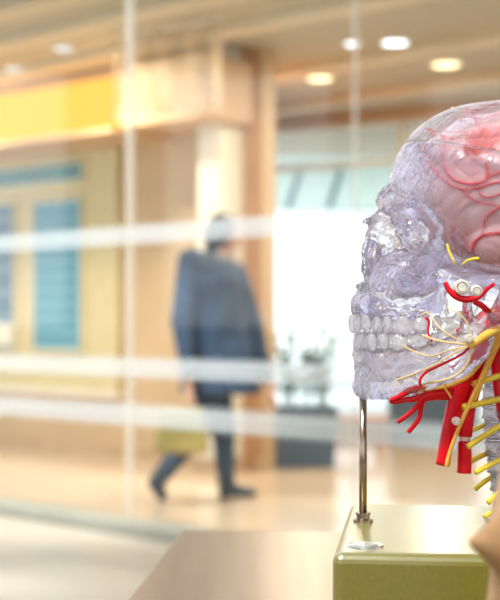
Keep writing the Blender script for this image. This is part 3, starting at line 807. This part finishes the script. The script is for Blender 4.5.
# ================================================================== PLANTER
M['pot'] = mat('planter_slate', (.09, .15, .23), .5, var=.1)
M['leaf'] = mat('leaf_green', (.10, .20, .09), .45, var=.3, scale=20)
M['soil'] = mat('soil', (.08, .05, .03), .9)
def planter(px, d, w, dep, h, label, nlv, hl, seed):
    random.seed(seed)
    c = PZ(px, 0, d)
    t = thing('potted_plant', label, 'potted plant', (c.x, c.y, 0), 'plants in slate planters by the window')
    x0, x1, y0, y1 = c.x-w/2, c.x+w/2, c.y-dep/2, c.y+dep/2; i_ = .03
    bv = [(x0+i_, y0+i_, 0), (x1-i_, y0+i_, 0), (x1-i_, y1-i_, 0), (x0+i_, y1-i_, 0), (x0, y0, h), (x1, y0, h), (x1, y1, h), (x0, y1, h),
          (x0+.02, y0+.02, h), (x1-.02, y0+.02, h), (x1-.02, y1-.02, h), (x0+.02, y1-.02, h), (x0+.03, y0+.03, h-.05), (x1-.03, y0+.03, h-.05), (x1-.03, y1-.03, h-.05), (x0+.03, y1-.03, h-.05)]
    bf = [(3, 2, 1, 0)]
    for L in (0, 4, 8):
        for k in range(4): bf.append((L+k, L+(k+1) % 4, L+4+(k+1) % 4, L+4+k))
    bf.append((12, 13, 14, 15))
    MB().add(bv, bf).build('planter', M['pot'], t)
    MB().box(x0+.028, x1-.028, y0+.028, y1-.028, h-.055, h-.035).build('soil', M['soil'], t)
    st = MB(); lv = MB()
    for s in range(nlv):
        bx = random.uniform(x0+.06, x1-.06); by = random.uniform(y0+.06, y1-.06)
        an = random.uniform(0, 2*PI); ln = random.uniform(.5, 1)*hl; le = random.uniform(.05, .35)*ln
        top = Vector((bx+math.cos(an)*le, by+math.sin(an)*le, h-.04+ln))
        path = smooth_path([(bx, by, h-.04), (bx+math.cos(an)*le*.3, by+math.sin(an)*le*.3, h-.04+ln*.6), top], 4)
        path = [Vector((min(max(q.x, x0+.03), x1+.2), q.y, q.z)) for q in path]
        st.tube(path, .004, 6)
        for q in range(7):
            pp_ = path[min(len(path)-1, 2+q)] if q < 6 else top
            a2 = random.uniform(0, 2*PI); L = random.uniform(.09, .17); dr = Vector((math.cos(a2), math.sin(a2), random.uniform(-.1, .8))).normalized()
            sd = dr.cross(Vector((0, 0, 1))).normalized()*L*.22
            n0 = len(lv.v); up = Vector((0, 0, .012))
            lv.v += [pp_, pp_+dr*L*.35+sd+up, pp_+dr*L*.75+sd*.7, pp_+dr*L-up, pp_+dr*L*.75-sd*.7, pp_+dr*L*.35-sd+up, pp_+dr*L*.5-up*.4]
            lv.f += [(n0, n0+1, n0+6), (n0+1, n0+2, n0+6), (n0+2, n0+3, n0+6), (n0+3, n0+4, n0+6), (n0+4, n0+5, n0+6), (n0+5, n0, n0+6)]
    lv.v = [Vector((max(q.x, x0), q.y, q.z)) for q in lv.v]
    st.build('stem', M['leaf'], t); lv.build('foliage', M['leaf'], t)
    return t
planter(304, 9.95, .48, .42, .42, 'leafy plant in a dark slate planter on the floor right of the walking person', 22, .62, 3)
planter(432, 11.6, .75, .4, .46, 'low leafy plant in a dark slate planter behind the skull jaw and red arteries', 12, .35, 5)
# low bench right of the planter
M['bench'] = mat('bench_red_wood', (.52, .30, .24), .5, var=.1)
p = PZ(352, 0, 11.4)
be = thing('low_bench', 'low reddish wooden bench on the floor just right of the dark planter', 'bench', (p.x, p.y, 0))
MB().box(p.x-.32, p.x+.30, p.y-.18, p.y+.18, .20, .26).build('seat', M['bench'], be, bevel=.01)
for sx in (-.26, .22):
    MB().box(p.x+sx, p.x+sx+.05, p.y-.16, p.y+.16, 0, .20).build('leg', M['bench'], be)

# ================================================================== WALKING PERSON
PD = 8.0
K = PD/F
def pq(px, py, dy=0): return ((px-250)*K, PD+dy, CH-(py-HY)*K)
def pr(px, py, dy, r): return (*pq(px, py, dy), r)
per = thing('person', 'person walking in a long dark navy coat and ankle boots behind the glass', 'person', (pq(210, 500)[0], PD, 0))
M['skin'] = mat('skin', (.72, .42, .30), .5, var=.04)
M['coat'] = mat('coat_navy', (.045, .085, .16), .7, var=.35, scale=6)
M['legs'] = mat('trousers_navy', (.04, .08, .15), .7)
M['boot'] = mat('boots_dark', (.03, .05, .08), .4)
M['hair'] = mat('hair_dark', (.035, .03, .035), .5, var=.3, scale=40, stretch=(8, 8, 1))
M['scarf'] = mat('scarf_grey_brown', (.40, .33, .32), .8, var=.2, scale=20)
hx, hy, hz = pq(224, 235, 0)
LE = [pr(192, 262, -.10, .052), pr(184, 320, -.20, .042), pr(190, 372, -.27, .028), pr(191, 388, -.27, .026)]
RE = [pr(235, 274, .08, .048), pr(252, 325, .05, .042), pr(266, 375, .0, .028), pr(270, 388, -.01, .026)]
RL = [pr(214, 375, .05, .085), pr(223, 430, .05, .058), pr(225, 462, .05, .045), pr(226, 484, .05, .036)]
LLg = [pr(208, 375, -.06, .085), pr(196, 432, -.07, .058), pr(176, 456, -.07, .045), pr(160, 480, -.07, .034)]
def hand(X, p, s):
    x, y, z = p
    d = ell(X, (x, y, z-.045), (.024, .042, .048))
    for i in range(4):
        oy = -.030+.020*i; L = (.062, .072, .068, .052)[i]
        d = smin(d, chain(X, [(x+.004, y+oy, z-.080, .0095), (x+.012, y+oy, z-.080-L*.5, .009), (x-.004, y+oy, z-.080-L, .0078)], .002), .005)
    d = smin(d, chain(X, [(x+.010, y-.034, z-.035, .012), (x+.032, y-.048, z-.068, .0105), (x+.030, y-.046, z-.092, .009)], .002), .006)
    return d
def body(X):
    d = ell(X, (hx, hy, hz+.005), (.088, .074, .108))
    d = smin(d, ell(X, (hx+.035, hy, hz-.045), (.050, .050, .055)), .03)          # jaw
    d = smin(d, cap(X, (hx+.085, hy, hz+.015), (hx+.104, hy, hz-.020), .009, .014), .012)   # nose
    d = smin(d, ell(X, (hx+.082, hy, hz-.052), (.012, .022, .008)), .006)          # mouth
    for s in (-1, 1):
        d = smin(d, ell(X, (hx-.005, hy+s*.074, hz-.01), (.016, .008, .028)), .005)  # ears
        d = smax(d, -ell(X, (hx+.088, hy+s*.032, hz+.012), (.014, .014, .009)), .006)  # eye sockets
        d = smin(d, ell(X, (hx+.074, hy+s*.031, hz+.012), (.011, .012, .010)), .003)
    nx0 = pq(219, 262)
    d = smin(d, cap(X, (hx-.01, hy, hz-.07), nx0, .050, .056), .03)
    d = smin(d, ell(X, pq(216, 280), (.115, .17, .16)), .05)
    d = smin(d, ell(X, pq(214, 325), (.105, .14, .20)), .06)
    d = smin(d, ell(X, pq(212, 368), (.12, .16, .13)), .05)
    for c in (LE, RE): d = smin(d, chain(X, c, .02), .03)
    for c in (RL, LLg): d = smin(d, chain(X, c, .03), .03)
    d = smin(d, hand(X, LE[-1][:3], 1), .01); d = smin(d, hand(X, RE[-1][:3], 1), .01)
    return d
TI = lambda V: V
build_sdf('body', body, (pq(140, 0)[0], 7.66, .03), (pq(290, 0)[0], 8.30, 1.72), .0075, M['skin'], per, trans=TI)
def coat(X):
    d = ell(X, pq(215, 278), (.150, .19, .155))
    d = smin(d, chain(X, [pr(197, 270, -.10, .070), pr(214, 260, 0, .065), pr(232, 276, .10, .060)], .03), .05)
    # flared skirt of the coat: elliptical cone
    z0 = pq(0, 393)[2]; z1 = pq(0, 285)[2]
    t = np.clip((z1-X[2])/(z1-z0), 0, 1)
    cx = pq(214, 0)[0]+(pq(221, 0)[0]-pq(214, 0)[0])*t
    rx = .155+.085*t; ry = .19+.05*t
    ang = np.arctan2((X[1]-PD)/ry, (X[0]-cx)/rx)
    q = np.sqrt(((X[0]-cx)/rx)**2+((X[1]-PD)/ry)**2)*(1-.05*t*np.sin(ang*7))
    cone = (q-1)*.16
    cone = smax(smax(cone, X[2]-z1-.02, .02), z0-X[2], .01)
    d = smin(d, cone, .05)
    for c, kk in ((LE, 1.55), (RE, 1.55)):
        c2 = [(*q_[:3], q_[3]*kk) for q_ in c[:3]]
        d = smin(d, chain(X, c2, .02), .03)
    # hollow underside
    inn = smax((q-1)*.16+.02, X[2]-(z0+.18), .02)
    return smax(d, -inn, .01)
build_sdf('coat', coat, (pq(150, 0)[0], 7.62, .50), (pq(290, 0)[0], 8.34, 1.52), .009, M['coat'], per, trans=TI)
build_sdf('scarf', lambda X: smax(chain(X, [pr(219, 258, -.085, .035), pr(231, 262, -.02, .04), pr(232, 264, .05, .035), pr(216, 258, .085, .035), pr(208, 256, 0, .035), pr(219, 258, -.085, .035)], .02), X[2]*0-1, .01),
          (pq(190, 0)[0], 7.82, 1.28), (pq(250, 0)[0], 8.18, 1.52), .008, M['scarf'], per, trans=TI)
def hair(X):
    d = ell(X, (hx-.015, hy, hz+.018), (.098, .090, .115))
    d = smin(d, cap(X, (hx-.05, hy, hz-.02), (hx-.055, hy, hz-.11), .07, .055), .03)
    d = smax(d, -ell(X, (hx+.085, hy, hz-.03), (.085, .070, .085)), .012)
    return d
build_sdf('hair', hair, (hx-.16, hy-.13, hz-.20), (hx+.14, hy+.13, hz+.16), .0075, M['hair'], per, trans=TI)
def trouser(c):
    return lambda X: smax(smax(chain(X, [(*q[:3], q[3]+.012) for q in c], .03), X[2]-.80, .01), c[-1][2]+.01-X[2], .01)
for c in (RL, LLg):
    lo = (min(q[0] for q in c)-.12, c[0][1]-.16, c[-1][2]-.06); hi = (max(q[0] for q in c)+.12, c[0][1]+.14, .86)
    build_sdf('trouser_leg', trouser(c), lo, hi, .009, M['legs'], per, trans=TI)
def boot_fn(sh, heel, toe, flat):
    def fn(X):
        d = chain(X, [(*sh[0], .052), (*sh[1], .048), (*heel, .042)], .02)
        d = smin(d, chain(X, [(*heel, .042), (*toe, .032)], .02), .03)
        if flat: 
            d = smax(d, .012-X[2], .006)
            d = smin(d, smax(cap(X, (heel[0]-.015, heel[1], .03), (heel[0]-.015, heel[1], .0), .026), .001-X[2], .004), .01)
            d = smax(d, .001-X[2], .003)
        return d
    return fn
x0, y0 = pq(226, 0)[0], PD+.05
a = pq(225, 462, .05); b_ = pq(226, 482, .05)
build_sdf('boot', boot_fn((a, b_), (x0, y0, .052), (x0+.15, y0, .034), True), (x0-.12, y0-.10, -.012), (x0+.24, y0+.10, .34), .007, M['boot'], per, trans=TI)
a = pq(172, 459, -.07); b_ = pq(162, 474, -.07); h_ = pq(157, 482, -.07); tt = pq(163, 499, -.07)
build_sdf('boot', boot_fn((a, b_), h_, (tt[0], tt[1], .033), False), (h_[0]-.12, 7.82, -.004), (h_[0]+.24, 8.04, .36), .007, M['boot'], per, trans=TI)
# handbag
M['bag'] = mat('bag_mustard', (.40, .32, .10), .55, var=.15)
bx, by, bz = LE[-1][:3]
bgc = pq(184, 426, -.31)
bg = thing('handbag', 'mustard yellow handbag hanging from the hand of the walking person', 'handbag', (bgc[0], bgc[1], bgc[2]-.13))
def bagf(X):
    t = np.clip((X[2]-(bgc[2]-.14))/.28, 0, 1)
    q = [(X[0]-bgc[0])/(1-.22*t), (X[1]-bgc[1])/(1-.3*t), X[2]-bgc[2]]
    dx = np.abs(q[0])-.13; dy = np.abs(q[1])-.045; dz = np.abs(q[2])-.10
    return np.sqrt(np.maximum(dx, 0)**2+np.maximum(dy, 0)**2+np.maximum(dz, 0)**2)+np.minimum(np.maximum(dx, np.maximum(dy, dz)), 0)-.03
build_sdf('bag_body', bagf, (bgc[0]-.18, bgc[1]-.12, bgc[2]-.17), (bgc[0]+.18, bgc[1]+.12, bgc[2]+.17), .008, M['bag'], bg, trans=TI)
MB().tube(smooth_path([(bgc[0]-.08, bgc[1], bgc[2]+.11), (bx-.035, by, bz-.10), (bx+.012, by, bz-.115), (bx+.05, by, bz-.11), (bgc[0]+.08, bgc[1], bgc[2]+.11)], 6), .007, 8).build('handle', M['bag'], bg, smooth=True)

# ================================================================== LIGHT, CAMERA, SETTINGS
w = bpy.data.worlds.new('world'); bpy.context.scene.world = w; w.use_nodes = True
nt = w.node_tree; nt.nodes.clear()
bgn = nt.nodes.new('ShaderNodeBackground'); o_ = nt.nodes.new('ShaderNodeOutputWorld')
tc = nt.nodes.new('ShaderNodeTexCoord'); sp = nt.nodes.new('ShaderNodeSeparateXYZ'); nt.links.new(tc.outputs['Generated'], sp.inputs[0])
r = nt.nodes.new('ShaderNodeValToRGB'); r.color_ramp.elements[0].position = .0; r.color_ramp.elements[0].color = (.95, .97, 1, 1)
r.color_ramp.elements[1].position = 1; r.color_ramp.elements[1].color = (.72, .82, 1, 1)
nt.links.new(sp.outputs[2], r.inputs[0]); nt.links.new(r.outputs[0], bgn.inputs[0]); bgn.inputs[1].default_value = 1.5
nt.links.new(bgn.outputs[0], o_.inputs[0])
sun = bpy.data.lights.new('sun', 'SUN'); sun.energy = 3.0; sun.angle = .12; sun.color = (1, .98, .95)
so = bpy.data.objects.new('sun', sun); so.rotation_euler = (math.radians(25), math.radians(-20), 0); COL.objects.link(so)

cam = bpy.data.cameras.new('camera'); co = bpy.data.objects.new('camera', cam); COL.objects.link(co)
co.location = (0, 0, CH); co.rotation_euler = (PI/2, 0, 0)
cam.lens = 50; cam.sensor_fit = 'HORIZONTAL'; cam.sensor_width = 50*500/F
cam.shift_y = (HY-300)/500
cam.dof.use_dof = True; cam.dof.focus_distance = .865; cam.dof.aperture_fstop = 5.6
cam.clip_start = .05; cam.clip_end = 200
sc = bpy.context.scene; sc.camera = co
sc.view_settings.view_transform = 'Standard'; sc.view_settings.look = 'None'; sc.view_settings.gamma = 1
sc.view_settings.exposure = 0.55
sc.cycles.use_denoising = True
sc.cycles.max_bounces = 16; sc.cycles.transmission_bounces = 14; sc.cycles.transparent_max_bounces = 24; sc.cycles.diffuse_bounces = 4
sc.cycles.caustics_reflective = False; sc.cycles.caustics_refractive = True; sc.cycles.sample_clamp_indirect = 4
